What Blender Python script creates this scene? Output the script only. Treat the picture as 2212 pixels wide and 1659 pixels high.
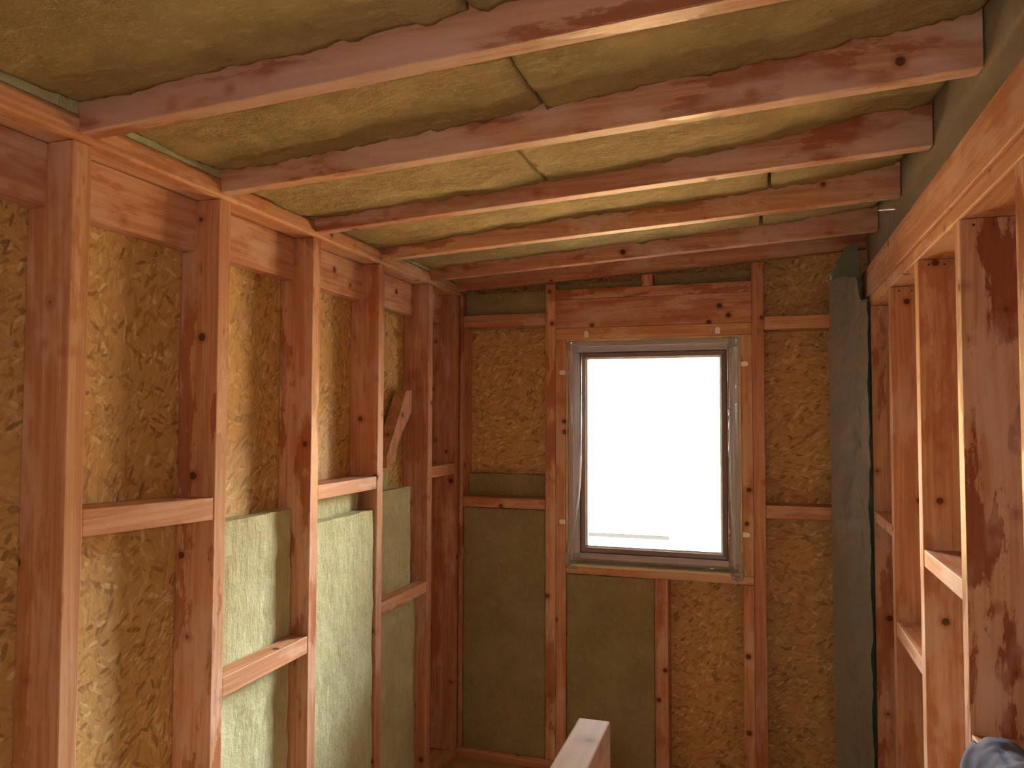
import bpy, bmesh, math, random
from mathutils import Vector, Matrix, noise

for o in list(bpy.data.objects): bpy.data.objects.remove(o)
scene = bpy.context.scene
C = scene.collection

# ------------------------------------------------------------------ camera
H = 2.09                                   # camera height above the floor; all z below are relative to the camera
F_PX, YAW, PITCH, ROLL = 1665.7, -0.30707, 0.042116, 0.0028625
W_PX, H_PX = 2212.0, 1659.0
_f = Vector((math.sin(YAW)*math.cos(PITCH), math.cos(YAW)*math.cos(PITCH), math.sin(PITCH)))
_r = Vector((math.cos(YAW), -math.sin(YAW), 0)); _u = _r.cross(_f)
_r2 = _r*math.cos(ROLL)+_u*math.sin(ROLL); _u2 = -_r*math.sin(ROLL)+_u*math.cos(ROLL)
cam = bpy.data.objects.new('camera', bpy.data.cameras.new('camera')); C.objects.link(cam)
cam.data.sensor_width = 36.0; cam.data.lens = F_PX/W_PX*36.0; cam.data.clip_start = 0.02
M = Matrix((( _r2.x, _u2.x, -_f.x, 0), (_r2.y, _u2.y, -_f.y, 0), (_r2.z, _u2.z, -_f.z, H), (0, 0, 0, 1)))
cam.matrix_world = M
scene.camera = cam

# ------------------------------------------------------------------ light and exposure
SKY = 100.0
world = bpy.data.worlds.new('overcast_sky'); scene.world = world; world.use_nodes = True
world.node_tree.nodes['Background'].inputs[0].default_value = (0.94, 0.98, 1.0, 1)
world.node_tree.nodes['Background'].inputs[1].default_value = SKY
def light(name, kind, loc, energy, **kw):
    d = bpy.data.lights.new(name, kind); d.energy = energy
    o = bpy.data.objects.new(name, d); C.objects.link(o); o.location = (loc[0], loc[1], loc[2]+H)
    for k, v in kw.items(): setattr(d, k, v)
    return o
flash = light('camera_flash', 'POINT', (-0.04, 0.0, 0.05), 20.0, shadow_soft_size=0.015, color=(1.0, 0.95, 0.92))
def portal(name, loc, sx, sz, rx):
    o = light(name, 'AREA', loc, 1.0, shape='RECTANGLE', size=sx, size_y=sz)
    o.data.cycles.is_portal = True; o.rotation_euler = (rx, 0, 0); return o
portal('window_portal', (-0.573, 4.70, -0.2), 1.0, 1.32, -math.pi/2)
vs = scene.view_settings
vs.view_transform = 'Standard'; vs.look = 'None'; vs.gamma = 1.0; vs.exposure = 0.2; vs.use_curve_mapping = False

# ------------------------------------------------------------------ node helpers and materials
class NT:
    def __init__(s, name):
        s.m = bpy.data.materials.new(name); s.m.use_nodes = True; s.t = s.m.node_tree
        s.t.nodes.clear(); s.out = s.t.nodes.new('ShaderNodeOutputMaterial')
    def n(s, typ, ins=None, **kw):
        nd = s.t.nodes.new('ShaderNode'+typ)
        for k, v in kw.items(): setattr(nd, k, v)
        for k, v in (ins or {}).items():
            if isinstance(v, bpy.types.NodeSocket): s.t.links.new(v, nd.inputs[k])
            else: nd.inputs[k].default_value = v
        return nd
    def math(s, op, a, b=0.0, clamp=False):
        return s.n('Math', {0: a, 1: b}, operation=op, use_clamp=clamp).outputs[0]
    def mix(s, fac, a, b, blend='MIX'):
        nd = s.n('Mix', data_type='RGBA', blend_type=blend, clamp_factor=True)
        for i, v in ((0, fac), (6, a), (7, b)):
            if isinstance(v, bpy.types.NodeSocket): s.t.links.new(v, nd.inputs[i])
            else: nd.inputs[i].default_value = v if i == 0 else (*v, 1)
        return nd.outputs[2]
    def step(s, x, lo, hi):
        return s.n('MapRange', {0: x, 1: lo, 2: hi, 3: 0.0, 4: 1.0}, interpolation_type='SMOOTHSTEP').outputs[0]
    def ramp(s, fac, stops):
        nd = s.n('ValToRGB', {0: fac}); e = nd.color_ramp.elements
        while len(e) < len(stops): e.new(0.5)
        for el, (p, c) in zip(e, stops): el.position = p; el.color = (*c, 1)
        return nd.outputs[0]
    def coords(s, jitter=True):
        v = s.n('TexCoord').outputs['Object']
        if jitter:
            r = s.n('ObjectInfo').outputs['Random']
            k = s.math('MULTIPLY', r, 37.0)
            cc = s.n('CombineXYZ', {0: k, 1: s.math('MULTIPLY', r, 61.0), 2: s.math('MULTIPLY', r, 83.0)}).outputs[0]
            v = s.n('VectorMath', {0: v, 1: cc}, operation='ADD').outputs[0]
        return v
    def scale(s, v, xyz, rot=(0, 0, 0)):
        return s.n('Mapping', {0: v, 2: rot, 3: xyz}).outputs[0]
    def noise(s, v, sc=1.0, det=3.0, rough=0.55, dist=0.0):
        return s.n('TexNoise', {'Vector': v, 'Scale': sc, 'Detail': det, 'Roughness': rough, 'Distortion': dist}).outputs['Fac']
    def bsdf(s, color, rough=0.6, bump=None, bstr=0.2, bdist=0.01, **extra):
        b = s.n('BsdfPrincipled', {'Base Color': color if isinstance(color, bpy.types.NodeSocket) else (*color, 1), 'Roughness': rough})
        for k, v in extra.items():
            nm = k.replace('_', ' ')
            if isinstance(v, bpy.types.NodeSocket): s.t.links.new(v, b.inputs[nm])
            else: b.inputs[nm].default_value = v
        if bump is not None:
            bp = s.n('Bump', {'Strength': bstr, 'Distance': bdist, 'Height': bump})
            s.t.links.new(bp.outputs[0], b.inputs['Normal'])
        s.t.links.new(b.outputs[0], s.out.inputs[0]); return b

def wood(axis, name, light_c, dark_c, stain_c, stain=0.5, thr=(0.54, 0.60), pale_amt=0.5, bthr=(0.52, 0.66)):
    t = NT(name); v = t.coords()
    def anis(a, c): return t.scale(v, tuple(a if i == axis else c for i in range(3)))
    warp = t.n('TexNoise', {'Vector': anis(1.3, 3.0), 'Scale': 1.0, 'Detail': 1.0}).outputs['Color']
    vw = t.n('VectorMath', {0: v, 1: t.n('VectorMath', {0: warp, 1: (0.05, 0.05, 0.05)}, operation='MULTIPLY').outputs[0]}, operation='ADD').outputs[0]
    lines = t.noise(t.scale(vw, tuple(1.6 if i == axis else 70.0 for i in range(3))), 1.0, 4.0)
    bands = t.noise(t.scale(vw, tuple(0.7 if i == axis else 14.0 for i in range(3))), 1.0, 2.0)
    g = t.math('ADD', t.math('MULTIPLY', lines, 0.5), t.math('MULTIPLY', bands, 0.5))
    col = t.mix(t.step(g, 0.38, 0.60), light_c, dark_c)
    # darker, redder damp patches with ragged borders
    blot = t.noise(anis(2.0, 7.0), 1.0, 6.0, 0.62)
    wet = t.step(blot, *thr)
    col = t.mix(t.math('MULTIPLY', wet, stain), col, stain_c)
    pale = t.step(t.noise(anis(1.4, 4.5), 1.7, 4.0), *bthr)
    col = t.mix(t.math('MULTIPLY', pale, pale_amt), col, (0.74, 0.55, 0.46))
    # round knots with a reddish halo
    vo = t.n('TexVoronoi', {'Vector': v, 'Scale': 7.5, 'Randomness': 1.0})
    d = vo.outputs['Distance']
    halo = t.math('SUBTRACT', 1.0, t.step(d, 0.08, 0.26)); knot = t.math('SUBTRACT', 1.0, t.step(d, 0.085, 0.125))
    col = t.mix(t.math('MULTIPLY', halo, 0.55), col, stain_c)
    col = t.mix(t.math('MULTIPLY', knot, 0.85), col, (0.075, 0.022, 0.012))
    hsv = t.n('HueSaturation', {'Hue': t.math('ADD', 0.494, t.math('MULTIPLY', t.n('ObjectInfo').outputs['Random'], 0.012)),
                                'Value': t.math('ADD', 0.90, t.math('MULTIPLY', t.n('ObjectInfo').outputs['Random'], 0.2)), 'Color': col})
    t.bsdf(hsv.outputs[0], t.math('SUBTRACT', 0.55, t.math('MULTIPLY', wet, 0.15)), lines, 0.25, 0.002, Specular_IOR_Level=0.28)
    return t.m
PINE = ((0.66, 0.385, 0.235), (0.50, 0.235, 0.125), (0.38, 0.11, 0.04))
WOOD = [wood(a, 'pine_'+'xyz'[a], *PINE) for a in range(3)]
WET = [wood(a, 'damp_pine_'+'xyz'[a], (0.66, 0.39, 0.25), (0.50, 0.24, 0.135), (0.30, 0.075, 0.022), 0.68, (0.515, 0.55)) for a in range(3)]

PALE_PATCHED = wood(0, 'pale_patched_pine_x', (0.66, 0.39, 0.25), (0.52, 0.26, 0.15), (0.30, 0.08, 0.025), 0.62, (0.53, 0.56), 0.7, (0.44, 0.62))  # stronger paler patches, scattered by noise
SOAKED = wood(2, 'soaked_pine_z', (0.66, 0.42, 0.28), (0.52, 0.26, 0.15), (0.24, 0.055, 0.014), 0.85, (0.48, 0.515))

def osb(nrm, name, angs):
    t = NT(name); v = t.coords(False)
    col = t.mix(t.noise(v, 5.0, 3.0), (0.52, 0.33, 0.115), (0.64, 0.43, 0.165))
    hgt = None
    wv = t.n('TexNoise', {'Vector': v, 'Scale': 2.6, 'Detail': 0.5}).outputs['Color']
    v = t.n('VectorMath', {0: v, 1: t.n('VectorMath', {0: wv, 1: (0.20, 0.20, 0.20)}, operation='MULTIPLY').outputs[0]}, operation='ADD').outputs[0]
    for k, ang in enumerate(angs):
        rot = [0, 0, 0]; rot[nrm] = ang
        a = [1, 2, 0][nrm]; sc = [70.0]*3; sc[nrm] = 6.0; sc[a] = 13.0+4.0*k
        off = t.n('VectorMath', {0: v, 1: (k*3.7, k*1.9, k*5.3)}, operation='ADD').outputs[0]
        mp = t.scale(t.n('VectorRotate', {'Vector': off, 'Rotation': rot}, rotation_type='EULER_XYZ').outputs[0], tuple(sc))
        vo = t.n('TexVoronoi', {'Vector': mp, 'Scale': 1.0})
        rgb = t.n('SeparateColor', {0: vo.outputs['Color']})
        c = t.ramp(rgb.outputs[0], [(0.0, (0.17, 0.085, 0.028)), (0.10, (0.38, 0.22, 0.072)), (0.5, (0.55, 0.35, 0.125)), (0.86, (0.66, 0.46, 0.185)), (1.0, (0.82, 0.68, 0.40))])
        msk = t.math('MULTIPLY', t.step(rgb.outputs[1], 0.45, 0.50), 0.72)
        fade = t.math('SUBTRACT', 1.0, t.step(vo.outputs['Distance'], 0.42, 0.6))
        msk = t.math('MULTIPLY', msk, fade)
        col = t.mix(msk, col, c)
        h = t.math('MULTIPLY', msk, rgb.outputs[2]); hgt = h if hgt is None else t.math('ADD', hgt, h)
    spots = t.step(t.noise(v, 14.0, 2.0), 0.66, 0.72)
    col = t.mix(t.math('MULTIPLY', spots, 0.5), col, (0.16, 0.085, 0.035))
    t.bsdf(col, 0.62, hgt, 0.35, 0.002)
    return t.m
OSB_X, OSB_Y = osb(0, 'osb_facing_x', (1.35, 0.5, 1.9, -0.5)), osb(1, 'osb_facing_y', (1.35, 1.85, 1.0, 2.4))

def wool(name, a, b, c, fib=(40, 40, 9)):
    t = NT(name); v = t.coords()
    n1 = t.noise(v, 4.0, 5.0, 0.65); fibres = t.noise(t.scale(v, fib), 1.0, 6.0, 0.7, 0.4); n3 = t.noise(v, 26.0, 5.0, 0.7)
    col = t.mix(t.step(n1, 0.35, 0.68), a, b)
    col = t.mix(t.math('MULTIPLY', t.step(fibres, 0.50, 0.74), 0.6), col, c)
    col = t.mix(t.math('MULTIPLY', t.step(n3, 0.60, 0.74), 0.45), col, tuple(x*0.55 for x in a))
    h = t.math('ADD', t.math('MULTIPLY', fibres, 0.6), t.math('MULTIPLY', n3, 0.7))
    t.bsdf(col, 0.95, h, 0.9, 0.012, Specular_IOR_Level=0.1)
    return t.m
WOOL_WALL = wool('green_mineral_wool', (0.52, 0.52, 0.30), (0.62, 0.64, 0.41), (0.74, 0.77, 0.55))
WOOL_BOUNCE_TINT = wool('bounce_tinted_mineral_wool', (0.31, 0.235, 0.105), (0.41, 0.325, 0.150), (0.52, 0.47, 0.26), (16, 40, 40))  # same wool, tanner under the roof: warm bounced light is put into the colour
WOOL_SHADED = wool('shaded_mineral_wool', (0.30, 0.255, 0.125), (0.36, 0.32, 0.17), (0.42, 0.39, 0.23), (30, 30, 30))  # same wool, darker and browner: the window wall's shade is put into the colour

def plain(name, col, rough=0.5, **kw):
    t = NT(name); n = t.noise(t.coords(), 22.0, 3.0)
    t.bsdf(t.mix(t.math('MULTIPLY', n, 0.5), col, tuple(x*0.72 for x in col)), rough, n, 0.08, 0.002, **kw); return t.m
FRAME = plain('brown_grey_lacquered_frame', (0.66, 0.58, 0.66), 0.22)
SASH = plain('brown_lacquered_sash', (0.24, 0.18, 0.18), 0.3)
FRAME_DK = plain('dark_gasket', (0.045, 0.040, 0.042), 0.45)
BEAD = plain('aluminium_glazing_bead', (0.55, 0.56, 0.60), 0.3, Metallic=0.6)
FOAM = plain('beige_foam_tape', (0.80, 0.70, 0.50), 0.9)
YELLOW = plain('yellow_seal', (0.36, 0.22, 0.03), 0.7)
GLINT_STEEL = plain('flash_glint_steel', (1.0, 1.0, 1.0), 0.45, Metallic=0.2)  # flash glint on the clips put into a white, mostly diffuse base
HOLE_SHADE = plain('hole_shade_dark', (0.02, 0.018, 0.018), 0.6)  # dark discs and strips stand in for shade inside the clip openings
NAIL = plain('dark_nail_steel', (0.10, 0.06, 0.05), 0.5, Metallic=0.5)
CLOTH = plain('blue_grey_cloth', (0.085, 0.09, 0.135), 0.9)
FLOOR = plain('grey_chipboard', (0.50, 0.34, 0.18), 0.8)
SNOW = plain('pale_yard', (0.60, 0.50, 0.36), 0.9)
PLASTER = plain('warm_plaster', (0.80, 0.52, 0.24), 0.9)
FENCE = plain('dark_brown_boards', (0.010, 0.0095, 0.009), 0.95, Specular_IOR_Level=0.0)
WHITE_WOOD = wood(1, 'pale_planed_pine', (0.72, 0.60, 0.52), (0.60, 0.46, 0.40), (0.42, 0.24, 0.17), 0.4, (0.58, 0.66))

def glassy(name, tint, refl, rough=0.02):
    t = NT(name)
    tr = t.n('BsdfTransparent', {0: (*tint, 1)}); gl = t.n('BsdfGlossy', {0: (1, 1, 1, 1), 1: rough})
    fr = t.n('Fresnel', {0: 1.45}); f = t.math('MULTIPLY', fr.outputs[0], refl, True)
    mx = t.n('MixShader', {0: f, 1: tr.outputs[0], 2: gl.outputs[0]}); t.t.links.new(mx.outputs[0], t.out.inputs[0]); return t.m
GLASS = glassy('window_glass', (0.97, 0.98, 0.97), 1.0)
def film(name, diffuse, alpha, rough, wr=0.8, refl=1.0):
    t = NT(name); v = t.coords(False)
    n = t.noise(t.scale(v, (5, 5, 2.2)), 1.0, 3.0, 0.5, 0.6); cr = t.noise(v, 23.0, 2.0, 0.5, 1.5)
    bp = t.n('Bump', {'Strength': wr, 'Distance': 0.02, 'Height': t.math('ADD', n, t.math('MULTIPLY', cr, 0.2))})
    df = t.n('BsdfDiffuse', {0: (*diffuse, 1), 'Normal': bp.outputs[0]})
    tl = t.n('BsdfTranslucent', {0: (*diffuse, 1), 'Normal': bp.outputs[0]})
    d2 = t.n('MixShader', {0: 0.4, 1: df.outputs[0], 2: tl.outputs[0]})
    tr = t.n('BsdfTransparent', {0: (0.9, 0.95, 0.95, 1)})
    b = t.n('MixShader', {0: alpha, 1: tr.outputs[0], 2: d2.outputs[0]})
    gl = t.n('BsdfGlossy', {0: (1, 1, 1, 1), 1: rough, 'Normal': bp.outputs[0]})
    fr = t.n('Fresnel', {0: 1.45, 'Normal': bp.outputs[0]})
    mx = t.n('MixShader', {0: t.math('MULTIPLY', fr.outputs[0], refl, True), 1: b.outputs[0], 2: gl.outputs[0]})
    t.t.links.new(mx.outputs[0], t.out.inputs[0]); return t.m
FOIL_GREY = film('grey_vapour_foil', (0.50, 0.485, 0.43), 0.92, 0.08, 0.6, 1.4)
FOIL_TEAL = film('teal_vapour_foil', (0.10, 0.36, 0.36), 0.88, 0.12, 0.3, 0.3)
FOIL_TOP = film('olive_grey_vapour_foil', (0.36, 0.33, 0.25), 0.97, 0.35, 0.4, 0.3)
CLEAR = film('clear_wrapping_film', (0.7, 0.7, 0.75), 0.24, 0.06, 0.3, 1.8)

FOLD_HIGHLIGHT = film('folded_film_highlight', (0.75, 0.76, 0.80), 0.55, 0.08, 0.3, 1.0)  # whitish film, also carries the painted highlights along the frame

# ------------------------------------------------------------------ mesh helpers (z relative to the camera; objects are lifted by H)
def tag(o, label=None, cat=None, group=None, kind=None):
    if label: o['label'] = label
    if cat: o['category'] = cat
    if group: o['group'] = group
    if kind: o['kind'] = kind
    elif cat and not o.get('kind'): o['kind'] = 'thing'
    return o
def obj(name, bm, mat, parent=None, loc=None, smooth=False):
    """loc = origin (camera-relative z); vertices are given in the same absolute frame."""
    if loc is None:
        lo = Vector((min(v.co[i] for v in bm.verts) for i in range(3))); hi = Vector((max(v.co[i] for v in bm.verts) for i in range(3)))
        loc = Vector(((lo.x+hi.x)/2, (lo.y+hi.y)/2, (lo.z+hi.z)/2))
    loc = Vector(loc)
    for v in bm.verts: v.co -= loc
    bmesh.ops.recalc_face_normals(bm, faces=bm.faces[:])
    me = bpy.data.meshes.new(name); bm.to_mesh(me); bm.free()
    me.materials.append(mat)
    if smooth: me.polygons.foreach_set('use_smooth', [True]*len(me.polygons))
    o = bpy.data.objects.new(name, me); C.objects.link(o)
    w = loc + Vector((0, 0, H))
    if parent: o.parent = parent; o.location = w - parent.location
    else: o.location = w
    return o
def empty(name, loc):
    o = bpy.data.objects.new(name, None); C.objects.link(o); o.location = Vector(loc)+Vector((0, 0, H)); o.empty_display_size = 0.05
    return o
def box_bm(x0, x1, y0, y1, z0, z1, bev=0.0):
    bm = bmesh.new()
    vs = [bm.verts.new((x, y, z)) for x in (x0, x1) for y in (y0, y1) for z in (z0, z1)]
    for f in ((0, 1, 3, 2), (4, 6, 7, 5), (0, 4, 5, 1), (2, 3, 7, 6), (0, 2, 6, 4), (1, 5, 7, 3)): bm.faces.new([vs[i] for i in f])
    if bev: bmesh.ops.bevel(bm, geom=bm.edges[:], offset=bev, segments=2, affect='EDGES', profile=0.5)
    return bm
def prism_bm(poly, axis, a, b, bev=0.0):
    """extrude a 2D outline (in the two other axes, cyclic order kept) from a to b along axis"""
    bm = bmesh.new(); o = [i for i in range(3) if i != axis]; r = []
    for t in (a, b):
        row = []
        for p in poly:
            c = [0, 0, 0]; c[axis] = t; c[o[0]], c[o[1]] = p; row.append(bm.verts.new(c))
        r.append(row)
    bm.faces.new(r[0]); bm.faces.new(r[1][::-1]); n = len(poly)
    for i in range(n): bm.faces.new((r[0][i], r[0][(i+1) % n], r[1][(i+1) % n], r[1][i]))
    if bev: bmesh.ops.bevel(bm, geom=bm.edges[:], offset=bev, segments=2, affect='EDGES', profile=0.5)
    return bm
def timber(name, b, label, cat, mats=WOOD, group=None, bev=0.003, axis=None):
    d = [b[1]-b[0], b[3]-b[2], b[5]-b[4]]
    ax = d.index(max(d)) if axis is None else axis
    return tag(obj(name, box_bm(*b, bev), mats[ax]), label, cat, group)
def slab_bm(x0, x1, y0, y1, z0, z1, step, fn, ny=None):
    """box with gridded faces, every vertex moved by fn(point, unit outward normal-ish) -> Vector"""
    n = [max(1, round((b-a)/step)) for a, b in ((x0, x1), (y0, y1), (z0, z1))]
    L = [[a+(b-a)*i/k for i in range(k+1)] for (a, b), k in zip(((x0, x1), (y0, y1), (z0, z1)), n)]
    bm = bmesh.new(); V = {}
    def g(i, j, k):
        if (i, j, k) not in V:
            p = Vector((L[0][i], L[1][j], L[2][k]))
            q = Vector(((i == n[0])-(i == 0), (j == n[1])-(j == 0), (k == n[2])-(k == 0)))
            V[i, j, k] = bm.verts.new(fn(p, q))
        return V[i, j, k]
    for k in (0, n[2]):
        for i in range(n[0]):
            for j in range(n[1]): bm.faces.new((g(i, j, k), g(i+1, j, k), g(i+1, j+1, k), g(i, j+1, k)))
    for j in (0, n[1]):
        for i in range(n[0]):
            for k in range(n[2]): bm.faces.new((g(i, j, k), g(i+1, j, k), g(i+1, j, k+1), g(i, j, k+1)))
    for i in (0, n[0]):
        for j in range(n[1]):
            for k in range(n[2]): bm.faces.new((g(i, j, k), g(i, j+1, k), g(i, j+1, k+1), g(i, j, k+1)))
    return bm
def nz(p, s, seed=0.0): return noise.fractal(Vector((p.x*s+seed*7.1, p.y*s+seed*3.3, p.z*s-seed*5.7)), 0.6, 2.0, 4)

# ------------------------------------------------------------------ the setting
XL, XLO = -1.773, -1.930            # room face and sheathing plane of the eave wall
XR, XRO = 0.557, 0.740              # room face and back of the partition wall
YB, YBO = 4.500, 4.662              # room face and sheathing plane of the window wall
ZF = -H; YREAR = -2.0
ROOF = lambda x: 0.775 + 0.0542*(x-XL)          # underside of the rafters
struct = lambda name, bm, m, **k: tag(obj(name, bm, m, **k), kind='structure')
struct('floor', box_bm(-2.0, 0.78, YREAR-0.05, 4.72, ZF-0.2, ZF), FLOOR)
tag(bpy.data.objects['floor'], 'rough grey-brown chipboard floor of the unfinished room', 'floor')
tag(struct('wall_left', box_bm(XLO-0.018, XLO, YREAR, YBO+0.018, ZF, 1.15), OSB_X), 'flaky yellow-brown chipboard sheathing behind the eave wall studs', 'wall')
tag(struct('wall_right', box_bm(XRO, XRO+0.018, YREAR, YBO+0.018, ZF, 1.15), OSB_X), 'chipboard backing behind the wide partition studs', 'wall')
# window wall sheathing with the opening
bm = bmesh.new()
WX0, WX1, WZ0, WZ1 = -1.088, -0.082, -0.885, 0.462
def holed_wall(x0, x1, z0, z1, hx0, hx1, hz0, hz1, y0, y1):
    bm = bmesh.new()
    for a in ((x0, hx0, z0, z1), (hx1, x1, z0, z1), (hx0, hx1, z0, hz0), (hx0, hx1, hz1, z1)):
        b2 = box_bm(a[0], a[1], y0, y1, a[2], a[3]); me = bpy.data.meshes.new('tmp'); b2.to_mesh(me); b2.free(); bm.from_mesh(me); bpy.data.meshes.remove(me)
    return bm
tag(struct('wall_back', holed_wall(XLO, XRO, ZF, 1.15, WX0, WX1, WZ0, WZ1, YBO, YBO+0.018), OSB_Y), 'flaky chipboard sheathing of the wall around the window', 'wall')
tag(struct('wall_rear', box_bm(XLO, XRO, YREAR-0.018, YREAR, ZF, 1.15), OSB_Y), 'chipboard wall closing the room behind the viewer', 'wall')
tag(struct('ceiling', box_bm(XLO-0.018, XRO+0.018, YREAR, YBO+0.018, 1.155, 1.175), OSB_X), 'roof decking above the insulation and rafters', 'ceiling')

# ------------------------------------------------------------------ eave wall: studs, plates, ledger, blocks
ORD = {0: 'first', 1: 'second', 2: 'third', 3: 'fourth', 4: 'fifth', 5: 'sixth', 6: 'seventh', 7: 'eighth', 8: 'ninth', 9: 'tenth', 10: 'eleventh'}
PLZ0, PLZ1 = 0.756, 0.826
LEDX, LEDZ = -1.867, 0.576
stud_y = [1.619, 2.222, 2.818, 3.413, 4.023]
left_studs = [(y, y+0.062) for y in stud_y] + [(4.437, 4.497)]
left_studs = [(y-0.6*k, y-0.6*k+0.062) for k in (4, 3, 2, 1) for y in (1.619,)] + left_studs
extra = {1.619: 'with a knotty wide side', 2.222: 'red damp blotches down its side', 2.818: 'between thin and tall green slabs',
         3.413: 'green wool on both sides', 4.023: 'just past the slanting offcut'}
nst = len(left_studs)
for i, (a, b) in enumerate(left_studs):
    pts = [(XL, ZF+0.062), (XL, PLZ0-0.001), (LEDX+0.001, PLZ0-0.001), (LEDX+0.001, LEDZ-0.001), (XLO+0.001, LEDZ-0.001), (XLO+0.001, ZF+0.062)]
    bm = prism_bm(pts, 1, a, b, 0.0035)
    k = nst-1-i
    lab = ('notched pine stud in the corner where eave wall meets window wall' if k == 0 else
           f'notched eave wall stud, {ORD[k]} counting from the corner stud' + (', '+extra[a] if a in extra else ''))
    tag(obj('timber_stud', bm, (WET if i in (5, 6) else WOOD)[2]), lab, 'stud', 'studs of the eave wall')
timber('eave_plate', (XLO+0.001, XL+0.006, YREAR+0.001, YB-0.004, PLZ0, PLZ1), 'long orange pine top plate carrying the low ends of the rafters', 'plate', bev=0.012)
timber('ledger_board', (XLO+0.001, LEDX, YREAR+0.001, YBO-0.001, LEDZ, PLZ0-0.002), 'wide pine ledger board let into the stud backs under the eave plate', 'board')
timber('sole_plate', (XLO+0.001, XL, YREAR+0.001, YB-0.004, ZF+0.001, ZF+0.060), 'pine sole plate along the floor of the eave wall', 'plate')
def block_left(bay, z0, z1, depth, label, mats=WOOD, tilt=0.0, front=0.0):
    a = left_studs[4+bay][1]+0.001; b = left_studs[5+bay][0]-0.001
    x1 = XL-0.002+front; x0 = x1-depth; L = b-a
    bm = box_bm(x0, x1, a, b, z0, z1, 0.003)
    if tilt:
        for v in bm.verts: v.co.z += tilt*((v.co.y-a)/L-0.5)
    return tag(obj('blocking', bm, mats[1]), label, 'block', 'blocking between eave wall studs')
block_left(0, -0.347, -0.270, 0.150, 'pine block across the all-chipboard bay of the eave wall', tilt=-0.02)
block_left(1, -0.978, -0.908, 0.078, 'brightly lit pine block across the low green insulation, between damp blotched stud and smooth stud')
block_left(2, -0.356, -0.294, 0.145, 'mottled pine block above the tall green slab that stands flush with the studs')
block_left(3, -0.985, -0.924, 0.065, 'pine block crossing the green insulation below the slanting offcut')
block_left(4, -0.354, -0.288, 0.12, 'short pine block in the narrow bay beside the corner stud')
# leaning offcut in the fourth bay
bm = prism_bm([(3.935, 0.145), (3.865, 0.140), (3.640, -0.205), (3.640, -0.272), (3.935, 0.02)], 0, -1.905, -1.835, 0.002)
tag(obj('brace_offcut', bm, WOOD[2]), 'short slanting pine offcut leaning in the bay by a two-toned stud', 'offcut')

# insulation in the eave wall
def wall_slab(b, label, seed, ragged=0.006, mat=WOOL_WALL, face=0, group='insulation slabs in the eave wall', top=0.004):
    def fn(p, q):
        d = Vector((0, 0, 0))
        if face == 0:
            if q.x > 0: d.x = 0.005*nz(p, 7, seed)
            if q.y: d.y = -q.y*ragged*(0.5+0.5*nz(p, 9, seed+2))
        else:
            if q.y < 0: d.y = 0.004*nz(p, 7, seed)
            if q.x: d.x = -q.x*0.003*(1+nz(p, 9, seed+2))
        if q.z > 0: d.z = -top*(1+nz(p, 11, seed+4))
        return p+d
    return tag(obj('insulation_slab', slab_bm(*b, 0.022, fn), mat, smooth=False), label, 'insulation', group)
S = left_studs
wall_slab((XLO+0.002, -1.860, S[5][1]+0.002, S[6][0]-0.002, ZF+0.064, -0.384), 'thin green wool slab low in the bay behind the brightly lit block', 1)
wall_slab((XLO+0.002, -1.858, S[6][1]+0.002, S[7][0]-0.030, -1.55, -0.362), 'rear green wool slab peeping over the front slab under the mottled block', 2)
wall_slab((-1.850, -1.785, S[6][1]+0.002, S[7][0]-0.002, ZF+0.064, -0.452), 'tall green wool slab standing flush with the stud faces', 3, 0.012)
wall_slab((XLO+0.002, -1.880, S[7][1]+0.002, S[7][1]+0.27, -0.90, -0.286), 'narrow pale wool slab under the foot of the slanting offcut', 4)
wall_slab((-1.878, -1.842, S[7][1]+0.002, S[8][0]-0.075, -0.985, -0.385), 'green wool slab just above the crossing block, stepped top', 5)
wall_slab((XLO+0.002, -1.842, S[7][1]+0.002, S[8][0]-0.002, ZF+0.064, -0.990), 'green wool slab at the foot of the bay below the crossing block', 6, 0.010)

# ------------------------------------------------------------------ rafters and roof insulation
raf_y = [y-0.001 for y in [1.619-0.6*k for k in (4, 3, 2, 1)]] + [1.630, 2.219, 2.817, 3.420, 4.028, 4.415]
RX1 = 0.566
rdesc = {4: 'dark red along its upper edge', 5: 'the longest one in full view', 7: 'with narrow dark cross streaks'}
nr = len(raf_y)
for i, y in enumerate(raf_y):
    a, b = y, y+0.058
    if i == nr-1: a, b = 4.440, 4.498
    pts = [(XL+0.007, ROOF(XL+0.007)), (RX1, ROOF(RX1)), (RX1, 1.15), (XLO+0.002, 1.15), (XLO+0.002, PLZ1+0.002), (XL+0.007, PLZ1+0.002)]
    bm = prism_bm(pts, 1, a, b, 0.003)
    k = nr-1-i
    lab = ('last sloping pine rafter, tight against the top of the window wall' if k == 0 else
           f'sloping pine rafter, {ORD[k]} counting from the window wall' + (', '+rdesc[i] if rdesc.get(i) else ''))
    tag(obj('rafter', bm, PALE_PATCHED if i > 3 and i < 9 else WOOD[0]), lab, 'rafter', 'sloping rafters')
R = [(y, y+0.058) for y in raf_y]; R[-1] = (4.440, 4.498)
def interp(x, pts):
    for (a, va), (b, vb) in zip(pts, pts[1:]):
        if x <= b: return va+(vb-va)*max(0, (x-a)/(b-a))
    return pts[-1][1]
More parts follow.
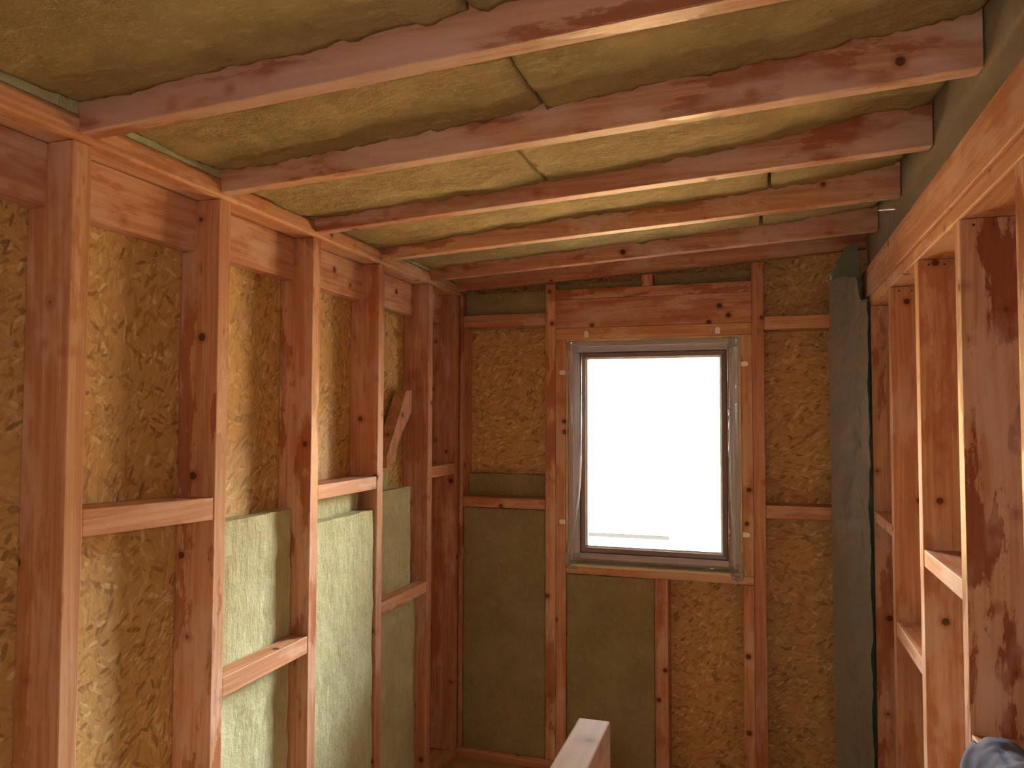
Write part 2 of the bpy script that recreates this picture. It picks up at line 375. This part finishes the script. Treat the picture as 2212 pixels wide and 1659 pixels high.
def roof_slab(y0, y1, x0, x1, off, seed, label, amp=0.009):
    def fn(p, q):
        p = p.copy(); v = (p.y-y0)/(y1-y0); t = (p.z-0.80)/0.35
        base = ROOF(p.x)+interp(p.x, off)+amp*nz(Vector((p.x, p.y, 0)), 5, seed)+0.005*nz(Vector((p.x, p.y, 0)), 17, seed+1)+(0.009*nz(Vector((p.x, p.y, 0)), 34, seed+2) if q.y else 0.0)-0.014*max(0.0, math.sin(math.pi*v))**0.6
        if q.x: base += 0.004
        p.z = base+(1.15-base)*t
        if q.x: p.x += -q.x*0.0025*(1+nz(p, 8, seed+3))
        return p
    return tag(obj('insulation_slab', slab_bm(x0, x1, y0, y1, 0.80, 1.15, 0.022, fn), WOOL_BOUNCE_TINT, smooth=True), label, 'insulation', 'insulation slabs between the rafters')
OFF = [[(-1.8, .085), (-0.6, .10), (0.55, .12)]]*4 + [[(-1.8, .080), (-1.0, .085), (-0.6, .095), (0.0, .11), (0.55, .13)], [(-1.8, .075), (-0.9, .085), (0.0, .112), (0.55, .140)],
       [(-1.8, .055), (-0.9, .060), (0.0, .085), (0.35, .13), (0.55, .135)], [(-1.8, .055), (-0.9, .080), (0.0, .085), (0.55, .125)], [(-1.8, .07), (0.0, .085), (0.55, .11)], [(-1.8, .08), (0.55, .09)]]
bay_edges = [(YREAR+0.002, R[0][0])] + [(R[i][1], R[i+1][0]) for i in range(nr-1)]
splits = [-0.6, -0.3, -0.9, -0.5, -0.62, -0.60, -0.75, 0.06, 0.03, -0.2]
for i, (a, b) in enumerate(bay_edges):
    s = splits[i]; bay = f'{ORD[nr-1-i]} roof bay from the window wall'
    for j, (x0, x1) in enumerate(((-1.768, s-0.002), (s+0.002, RX1-0.004))):
        end = 'low' if j == 0 else 'high'
        lab = f'bounce-tinted olive wool slab at the {end} end of the {bay}'
        roof_slab(a+0.0015, b-0.0015, x0, x1, OFF[i], i*2+j+1, lab, 0.009 if i < 9 else 0.004)
    # pale strip of wool stuffed over the plate
    def fn(p, q, seed=i):
        d = Vector((0, 0, 0))
        if q.x > 0: d.x = 0.006*nz(p, 14, seed+30)
        return p+d
    lab = f'pale green wool strip on the eave plate, {bay}'
    tag(obj('insulation_strip', slab_bm(XLO+0.004, XL-0.001, a+0.002, b-0.002, PLZ1+0.002, 1.15, 0.03, fn), WOOL_WALL), lab, 'insulation', 'wool strips over the eave plate')

# ------------------------------------------------------------------ window wall framing
bt = lambda x: ROOF(x)-0.004
def wstud(name, x0, x1, z0, z1, label, cat='stud', y0=YB, y1=YBO-0.001, mats=WOOD, group='framing of the window wall'):
    if z1 is None:
        bm = prism_bm([(x0, z0), (x1, z0), (x1, bt(x1)), (x0, bt(x0))], 1, y0, y1, 0.003)
        return tag(obj(name, bm, mats[2]), label, cat, group)
    return timber(name, (x0, x1, y0, y1, z0, z1), label, cat, mats, group)
z_s = ZF+0.062
timber('sole_plate', (XLO+0.002, XRO-0.002, YB, YBO-0.001, ZF+0.001, ZF+0.060), 'pine sole plate on the floor below the window', 'plate')
wstud('timber_stud', XL+0.001, -1.747, z_s, None, 'slim pine stud closing the window wall in the corner by the eave wall', mats=WET)
wstud('timber_stud', -1.215, -1.152, z_s, None, 'full-height pine stud beside the window, toward the eave wall', mats=WET)
wstud('timber_stud', -0.020, 0.043, z_s, None, 'full-height pine stud beside the window, toward the plastic sheet', mats=WOOD)
wstud('timber_stud', 0.470, 0.530, z_s, None, 'pine stud of the window wall hidden behind the plastic sheet')
wstud('trimmer_stud', -1.151, -1.089, z_s, 0.462, 'short orange jack stud against the window frame, eave wall side')
wstud('trimmer_stud', -0.081, -0.021, -0.882+0.0, 0.462, 'short orange jack stud against the window frame, partition side')
wstud('trimmer_stud', -0.081, -0.021, z_s, -0.928, 'low jack stud under the end of the window sill, partition side')
wstud('cripple_stud', -0.567, -0.492, z_s, -0.928, 'low cripple stud under the middle of the window sill', y0=YB+0.003)
timber('sill_board', (-1.088, -0.021, YB, YBO-0.001, -0.927, -0.884), 'pine sill board directly under the window', 'board', group='framing of the window wall')
timber('lintel_board', (-1.151, -0.021, YB, YBO-0.001, 0.463, 0.530), 'narrow pine lintel board directly above the window', 'board', group='framing of the window wall')
timber('lintel_board', (-1.151, -0.021, YB-0.003, YB+0.05, 0.531, 0.703), 'wide pine header board with dark knots above the window', 'board', group='framing of the window wall')
timber('lintel_board', (-1.151, -0.021, YB, YBO-0.001, 0.704, 0.764), 'red-stained pine cap board lying on the wide window header', 'board', WET, group='framing of the window wall')
wstud('cripple_stud', -0.633, -0.569, 0.765, None, 'tiny pine cripple stud between the header cap and the last rafter')
timber('blocking', (-1.746, -1.216, YB, YBO-0.001, 0.556, 0.629), 'upper pine block between the corner stud and the stud beside the window', 'block', group='framing of the window wall')
timber('blocking', (-1.746, -1.216, YB, YBO-0.001, -0.558, -0.497), 'lower pine block between the corner stud and the stud beside the window', 'block', group='framing of the window wall')
timber('blocking', (0.044, 0.469, YB, YBO-0.001, 0.487, 0.560), 'upper pine block running behind the hanging plastic sheet', 'block', group='framing of the window wall')
timber('blocking', (0.044, 0.469, YB, YBO-0.001, -0.557, -0.484), 'lower pine block running behind the hanging plastic sheet', 'block', group='framing of the window wall')
bw = dict(mat=WOOL_SHADED, face=1, group='insulation slabs in the window wall')
zt = lambda x: ROOF(x)-0.008
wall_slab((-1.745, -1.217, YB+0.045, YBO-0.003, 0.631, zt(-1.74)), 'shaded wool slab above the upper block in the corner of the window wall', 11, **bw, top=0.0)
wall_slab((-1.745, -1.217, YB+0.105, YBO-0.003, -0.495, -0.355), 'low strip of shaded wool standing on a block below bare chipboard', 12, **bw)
wall_slab((-1.745, -1.217, YB+0.015, YBO-0.003, z_s+0.001, -0.560), 'large shade-darkened wool slab under the lower block by the corner', 13, **bw)
wall_slab((-1.088, -0.568, YB+0.015, YBO-0.003, z_s+0.001, -0.929), 'shade-darkened wool slab under the window beside bare chipboard', 14, **bw)
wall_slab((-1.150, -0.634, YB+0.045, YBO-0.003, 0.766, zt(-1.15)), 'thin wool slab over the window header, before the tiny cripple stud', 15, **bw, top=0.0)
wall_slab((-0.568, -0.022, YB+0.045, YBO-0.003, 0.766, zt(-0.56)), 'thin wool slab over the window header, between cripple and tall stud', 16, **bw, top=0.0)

# ------------------------------------------------------------------ the window
win = tag(empty('window_1', ((WX0+WX1)/2, YB+0.03, WZ0)), 'plastic-wrapped brown-grey window with a bright white pane', 'window', kind='structure')
def rect_bars(name, prof, mat, parent, x0, x1, z0, z1, smooth=False, closed=True):
    """four mitred bars; prof = list of (inset, y)"""
    for side in range(4):
        bm = bmesh.new(); rows = []
        ends = {0: ((0, 0), (1, 0)), 1: ((1, 0), (1, 1)), 2: ((1, 1), (0, 1)), 3: ((0, 1), (0, 0))}[side]
        for e in ends:
            row = []
            for d, y in prof:
                x = (x0+d) if e[0] == 0 else (x1-d); z = (z0+d) if e[1] == 0 else (z1-d)
                row.append(bm.verts.new((x, y, z)))
            rows.append(row)
        n = len(prof)
        for i in range(n if closed else n-1): bm.faces.new((rows[0][i], rows[0][(i+1) % n], rows[1][(i+1) % n], rows[1][i]))
        if closed: bm.faces.new(rows[0]); bm.faces.new(rows[1][::-1])
        obj(name, bm, mat, parent, smooth=smooth)
g = 0.015
fx0, fx1, fz0, fz1 = WX0+g, WX1-g, WZ0+g, WZ1-g
yf = YB+0.012
rect_bars('foam_seal', [(0.0005, yf-0.004), (g+0.003, yf-0.004), (g+0.003, yf+0.10), (0.0005, yf+0.10)], FOAM, win, WX0, WX1, WZ0, WZ1)
rect_bars('outer_frame', [(0.004, yf), (0.026, yf), (0.030, yf+0.004), (0.030, yf+0.016), (0.062, yf+0.024), (0.062, yf+0.11), (0.004, yf+0.11)], FRAME, win, fx0, fx1, fz0, fz1)
rect_bars('gasket', [(0.0625, yf+0.022), (0.067, yf+0.022), (0.067, yf+0.10), (0.0625, yf+0.10)], FRAME_DK, win, fx0, fx1, fz0, fz1)
rect_bars('sash_frame', [(0.0675, yf+0.030), (0.092, yf+0.034), (0.098, yf+0.045), (0.098, yf+0.10), (0.0675, yf+0.10)], SASH, win, fx0, fx1, fz0, fz1)
rect_bars('glazing_bead', [(0.0985, yf+0.045), (0.104, yf+0.050), (0.104, yf+0.060), (0.0985, yf+0.060)], BEAD, win, fx0, fx1, fz0, fz1)
obj('foam_seal', box_bm(WX0+0.001, WX1-0.001, YB-0.006, yf-0.005, WZ0+0.0005, WZ0+0.015), FOAM, win)
obj('drip_bar', box_bm(fx0+0.006, fx1-0.006, yf-0.004, yf-0.0005, fz0+0.003, fz0+0.021), FRAME_DK, win)
obj('yellow_seal_line', box_bm(fx0+0.030, fx1-0.030, yf-0.002, yf+0.004, fz0+0.0215, fz0+0.031), YELLOW, win)
obj('window_pane', box_bm(fx0+0.1045, fx1-0.1045, yf+0.062, yf+0.068, fz0+0.1045, fz1-0.1045), GLASS, win)
# loose clear film wrapped over the frame edge
def film_side(side):
    bm = bmesh.new(); N = 46; prof = [(0.060, 0.016), (0.045, 0.002), (0.028, -0.010), (0.010, -0.014), (-0.004, -0.008), (-0.010, 0.004)]
    rows = []
    for i in range(N+1):
        t = i/N; row = []
        for k, (d, y) in enumerate(prof):
            w = 0.006*nz(Vector((t*5, side*3.1, k*0.35)), 1.0, 3)
            corner = max(0, 1-min(t, 1-t)/0.10)
            dd = d+w-(0.012*corner*(k > 2) if side in (0,) or (side in (1, 3) and (t < 0.15 if side == 1 else t > 0.85)) else 0)
            yy = yf+y-0.010*corner+0.5*w
            a = fx0+dd if side == 3 else fx1-dd if side == 1 else fx0+(fx1-fx0)*(t if side == 0 else 1-t)
            b = fz0+dd if side == 0 else fz1-dd if side == 2 else fz0+(fz1-fz0)*(t if side == 1 else 1-t)
            row.append(bm.verts.new((a, yy, b)))
        rows.append(row)
    for r0, r1 in zip(rows, rows[1:]):
        for k in range(len(prof)-1): bm.faces.new((r0[k], r0[k+1], r1[k+1], r1[k]))
    obj('wrapping_film', bm, CLEAR, win, smooth=True)
for sd in range(4): film_side(sd)
def film_fold_highlight(pts, r, y):  # whitish tubes: painted highlight streaks on the film sides, lumps at the corners
    bm = bmesh.new(); P = []
    for i in range(len(pts)-1):
        p = [pts[max(0, i-1)], pts[i], pts[i+1], pts[min(len(pts)-1, i+2)]]
        for u in [k/6 for k in range(6)]:
            P.append(tuple(0.5*((2*p[1][c])+(-p[0][c]+p[2][c])*u+(2*p[0][c]-5*p[1][c]+4*p[2][c]-p[3][c])*u*u+(-p[0][c]+3*p[1][c]-3*p[2][c]+p[3][c])*u**3) for c in (0, 1)))
    P.append(pts[-1]); rows = []
    for i, (x, z) in enumerate(P):
        a, b = P[max(0, i-1)], P[min(len(P)-1, i+1)]; tx, tz = b[0]-a[0], b[1]-a[1]; L = math.hypot(tx, tz) or 1; nx, nn = -tz/L, tx/L
        w = r*(0.35+0.65*math.sin(math.pi*(0.08+0.84*i/(len(P)-1))))*(1+0.25*math.sin(i*1.7))
        rows.append([bm.verts.new((x+nx*w*math.cos(t), y+0.6*w*math.sin(t), z+nn*w*math.cos(t))) for t in [math.tau*k/8 for k in range(8)]])
    for a, b in zip(rows, rows[1:]):
        for k in range(8): bm.faces.new((a[k], a[(k+1) % 8], b[(k+1) % 8], b[k]))
    bm.faces.new(rows[0]); bm.faces.new(rows[-1][::-1])
    obj('film_fold_highlight', bm, FOLD_HIGHLIGHT, win, smooth=True)
film_fold_highlight([(-0.991, 0.381), (-0.994, -0.137), (-1.003, -0.41), (-1.023, -0.574), (-1.048, -0.712), (-1.07, -0.822), (-1.079, -0.86)], 0.005, YB-0.006)
film_fold_highlight([(-0.141, 0.362), (-0.145, 0.003), (-0.144, -0.256), (-0.139, -0.487), (-0.123, -0.64), (-0.104, -0.754), (-0.09, -0.837)], 0.005, YB-0.006)
film_fold_highlight([(-1.082, -0.800), (-1.080, -0.866), (-1.065, -0.886), (-1.015, -0.888)], 0.010, YB-0.014)
film_fold_highlight([(-0.140, -0.870), (-0.122, -0.892), (-0.092, -0.890), (-0.082, -0.850)], 0.013, YB-0.014)
def clip(x, z, ang):
    bm = bmesh.new(); w, h = 0.0135, 0.020
    pts = [(-w, -h*0.9), (w, -h*0.9), (w, h*0.35)] + [(w*math.cos(a), h*0.35+w*math.sin(a)) for a in [math.pi*i/8 for i in range(1, 8)]] + [(-w, h*0.35)]
    ca, sa = math.cos(ang), math.sin(ang)
    pts = [(x+p*ca-q*sa, z+p*sa+q*ca) for p, q in pts]
    o = obj('fixing_clip', prism_bm(pts, 1, YB-0.0046, YB-0.003), GLINT_STEEL, win)
    hp = [(x-h*0.45*sa+0.0042*math.cos(a), z+h*0.45*ca+0.0042*math.sin(a)) for a in [math.tau*i/10 for i in range(10)]]
    obj('screw_hole_shade', prism_bm(hp, 1, YB-0.0052, YB-0.0045), HOLE_SHADE, o)
    sp = [(x+p*ca-q*sa, z+p*sa+q*ca) for p, q in ((-0.0025, -h*0.9), (0.0025, -h*0.9), (0.0025, -h*0.1), (-0.0025, -h*0.1))]
    obj('clip_slot_shade', prism_bm(sp, 1, YB-0.0052, YB-0.0045), HOLE_SHADE, o)
for x, z, a in ((-0.962, 0.490, 0), (-0.206, 0.490, 0), (-0.062, 0.298, -math.pi/2), (-0.062, -0.652, -math.pi/2), (-1.108, 0.264, math.pi/2), (-1.108, -0.625, math.pi/2)): clip(x, z, a)

# ------------------------------------------------------------------ partition wall
PL0, PL1, PBZ = 0.567, 0.6195, 0.770
rs = [(2.461-0.58*k, 2.461-0.58*k+0.062) for k in (6, 5, 4, 3, 2)] + [(1.910, 1.972), (2.461, 2.523), (3.058, 3.122), (3.662, 3.726), (4.262, 4.322)]
rd = {9: 'wide damp pine stud at the partition end, half behind the plastic sheet', 8: 'wide smooth brown partition stud, second counting from the plastic sheet',
      7: 'wide partition stud with round dark knots, third counting from the plastic sheet', 6: 'wide partition stud with big ragged dark wet stains',
      5: 'wide partition stud just past the one with ragged wet stains'}
for i, (a, b) in enumerate(rs):
    lab = rd.get(i, f'wide pine partition stud, {ORD[9-i]} counting from the plastic sheet')
    o = empty('partition_stud', ((XR+XRO)/2, (a+b)/2, z_s)); tag(o, lab, 'stud', 'wide studs of the partition')
    obj('stud_board', box_bm(XR, XRO-0.001, a, b, z_s, PL0-0.001, 0.003), SOAKED if i in (6, 5) else (WET if i == 9 else WOOD)[2], o)
    for x, z in ((XR+0.035, PL0-0.020), (XR+0.085, PL0-0.022)):
        obj('nail_head', prism_bm([(x+0.004*math.cos(t*math.tau/8), z+0.004*math.sin(t*math.tau/8)) for t in range(8)], 1, a-0.0012, a+0.001), NAIL, o)
timber('top_plate', (XR, XRO-0.001, YREAR+0.001, YB-0.002, PL0, PL1-0.001), 'orange pine top plate resting on the wide partition studs', 'plate', bev=0.006)
timber('partition_beam', (XR-0.010, XR+0.050, YREAR+0.001, YB-0.006, PL1, PBZ), 'long bright orange pine beam above the partition top plate', 'beam', bev=0.004)
timber('sole_plate', (XR, XRO-0.001, YREAR+0.001, YB-0.002, ZF+0.001, ZF+0.060), 'pine sole plate under the partition studs', 'plate')
def block_right(i, z0, z1, label, mats=WOOD):
    return timber('blocking', (XR+0.002, XRO-0.003, rs[i][1]+0.001, rs[i+1][0]-0.001, z0, z1), label, 'block', mats, 'blocking between partition studs', axis=1)
block_right(5, -0.945, -0.876, 'pine block under the blue-grey cloth in the partition')
block_right(6, -0.525, -0.465, 'daylit pine block between the wet-stained partition stud and its neighbour')
block_right(7, -0.926, -0.868, 'whitest pine block, low between two wide partition studs')
block_right(8, -0.520, -0.469, 'half-shaded pine block in the last partition bay by the plastic sheet')

# ------------------------------------------------------------------ vapour foil
def sheet(name, curve, z0, z1, nzs, mat, parent, amp, seed, cut=None):
    """curve = list of (x, y) plan points; hangs between z0 and z1 (z1 may be a function of s)"""
    bm = bmesh.new(); N = 28; rows = []
    seg = [math.dist(a, b) for a, b in zip(curve, curve[1:])]; tot = sum(seg)
    def at(s):
        d = s*tot
        for k, L in enumerate(seg):
            if d <= L or k == len(seg)-1:
                t = d/L; return Vector((curve[k][0]+(curve[k+1][0]-curve[k][0])*t, curve[k][1]+(curve[k+1][1]-curve[k][1])*t, 0))
            d -= L
    for i in range(N+1):
        s = i/N; p = at(s); row = []
        q = (at(min(1, s+.02))-at(max(0, s-.02))).normalized(); nrm = Vector((q.y, -q.x, 0))
        top = z1(s) if callable(z1) else z1
        for j in range(nzs+1):
            z = z0+(top-z0)*j/nzs; c = Vector((p.x, p.y, z))
            k = amp*(nz(c, 2.6, seed)+0.5*nz(c, 9, seed+1))
            row.append(bm.verts.new(c+nrm*k))
        rows.append(row)
    for a, b in zip(rows, rows[1:]):
        for j in range(nzs): bm.faces.new((a[j], b[j], b[j+1], a[j+1]))
    return obj(name, bm, mat, parent, smooth=True)
foil = tag(empty('hanging_foil', (0.49, 4.40, ZF)), 'grey-green plastic vapour foil hanging in the corner beside the partition', 'plastic sheet')
cv = [(0.388, 4.476), (0.432, 4.425), (0.480, 4.362), (0.520, 4.305), (0.549, 4.258)]
sheet('foil_sheet', cv, ZF+0.01, lambda s: 0.765+0.135*min(1, s/0.40) if s < 0.74 else 0.90-0.30*min(1, (s-0.74)/0.06), 60, FOIL_TEAL, foil, 0.004, 3)
cv2 = [(x-0.012, y-0.013) for x, y in cv]
sheet('foil_overlap', cv2, ZF+0.01, lambda s: (0.735+0.01*math.sin(s*6)) if s < 0.74 else 0.73-0.13*min(1, (s-0.74)/0.06), 140, FOIL_GREY, foil, 0.012, 8)
tag(sheet('foil_strip', [(XR+0.012, 4.43), (XR+0.014, 3.4), (XR+0.012, 2.4), (XR+0.013, 1.0), (XR+0.013, YREAR+0.01)], PBZ+0.003, 1.14, 12, FOIL_TOP, None, 0.0015, 5),
    'olive-grey vapour foil strip above the orange beam, behind the rafter ends', 'plastic sheet')

# ------------------------------------------------------------------ railing and cloth in the foreground
rail = tag(empty('timber_railing', (-0.265, 0.6, ZF)), 'pale planed timber rail end below the window, brightly lit on top', 'railing')
obj('top_rail', box_bm(-0.292, -0.238, -1.2, 1.300, -0.640, -0.508, 0.003), WHITE_WOOD, rail)
for y in (1.18, -1.1): obj('rail_post', box_bm(-0.288, -0.242, y, y+0.09, ZF+0.001, -0.642, 0.003), WOOD[2], rail)

def cloth():
    bm = bmesh.new(); NU, NV = 40, 44; rows = []
    prof = [(0.70, -0.862), (0.65, -0.845), (0.605, -0.800), (0.560, -0.786), (0.515, -0.810), (0.485, -0.88), (0.478, -1.00), (0.488, -1.14), (0.495, -1.25)]
    def pr(t):
        k = t*(len(prof)-1); i = min(int(k), len(prof)-2); u = k-i
        p = [prof[max(0, i-1)], prof[i], prof[i+1], prof[min(len(prof)-1, i+2)]]
        f = lambda c: 0.5*((2*p[1][c])+(-p[0][c]+p[2][c])*u+(2*p[0][c]-5*p[1][c]+4*p[2][c]-p[3][c])*u*u+(-p[0][c]+3*p[1][c]-3*p[2][c]+p[3][c])*u**3)
        return f(0), f(1)
    for i in range(NU+1):
        s = i/NU; y = 1.975+0.30*s; row = []; e = max(0.0, math.sin(math.pi*s))**0.5
        for j in range(NV+1):
            t = j/NV; x, z = pr(t)
            fold = 0.012*math.sin(7*s+3*t+1.2*nz(Vector((s*2, t*2, 0)), 1, 2))+0.005*nz(Vector((s*3, t*3, 1)), 1, 5)
            zz = z-(1-e)*0.055*(1 if t < 0.5 else 0.4)+fold*(0.9 if t < 0.45 else 0.3)
            xx = x-(fold if t > 0.4 else 0)*0.9+(1-e)*0.02
            row.append(bm.verts.new((xx, y, max(zz, -0.872) if x > 0.556 else zz)))
        rows.append(row)
    for a, b in zip(rows, rows[1:]):
        for j in range(NV): bm.faces.new((a[j], b[j], b[j+1], a[j+1]))
    return bm
c = tag(obj('draped_cloth', cloth(), CLOTH, smooth=True), 'crumpled blue-grey cloth draped over a block in the partition', 'cloth')
md = c.modifiers.new('thickness', 'SOLIDIFY'); md.thickness = 0.004

# ------------------------------------------------------------------ outside
tag(struct('ground', box_bm(-60, 60, 5.2, 90, -5.4, -5.2), SNOW), 'pale bright yard outside the window', 'ground')
hs = tag(empty('neighbouring_house', (-3.0, 14.0, -5.2)), 'overexposed warm plaster house filling the window view', 'house')
obj('facade', box_bm(-16.0, 9.0, 13.0, 21.0, -5.2, 1.7), PLASTER, hs)
obj('roof', prism_bm([(12.4, 1.7), (21.6, 1.7), (21.6, 1.85), (17.0, 2.3), (12.4, 1.85)], 0, -16.6, 9.6), FENCE, hs)
obj('dark_ledge', box_bm(-2.78, -1.40, 12.92, 13.0, -2.02, -1.965), FENCE, hs)
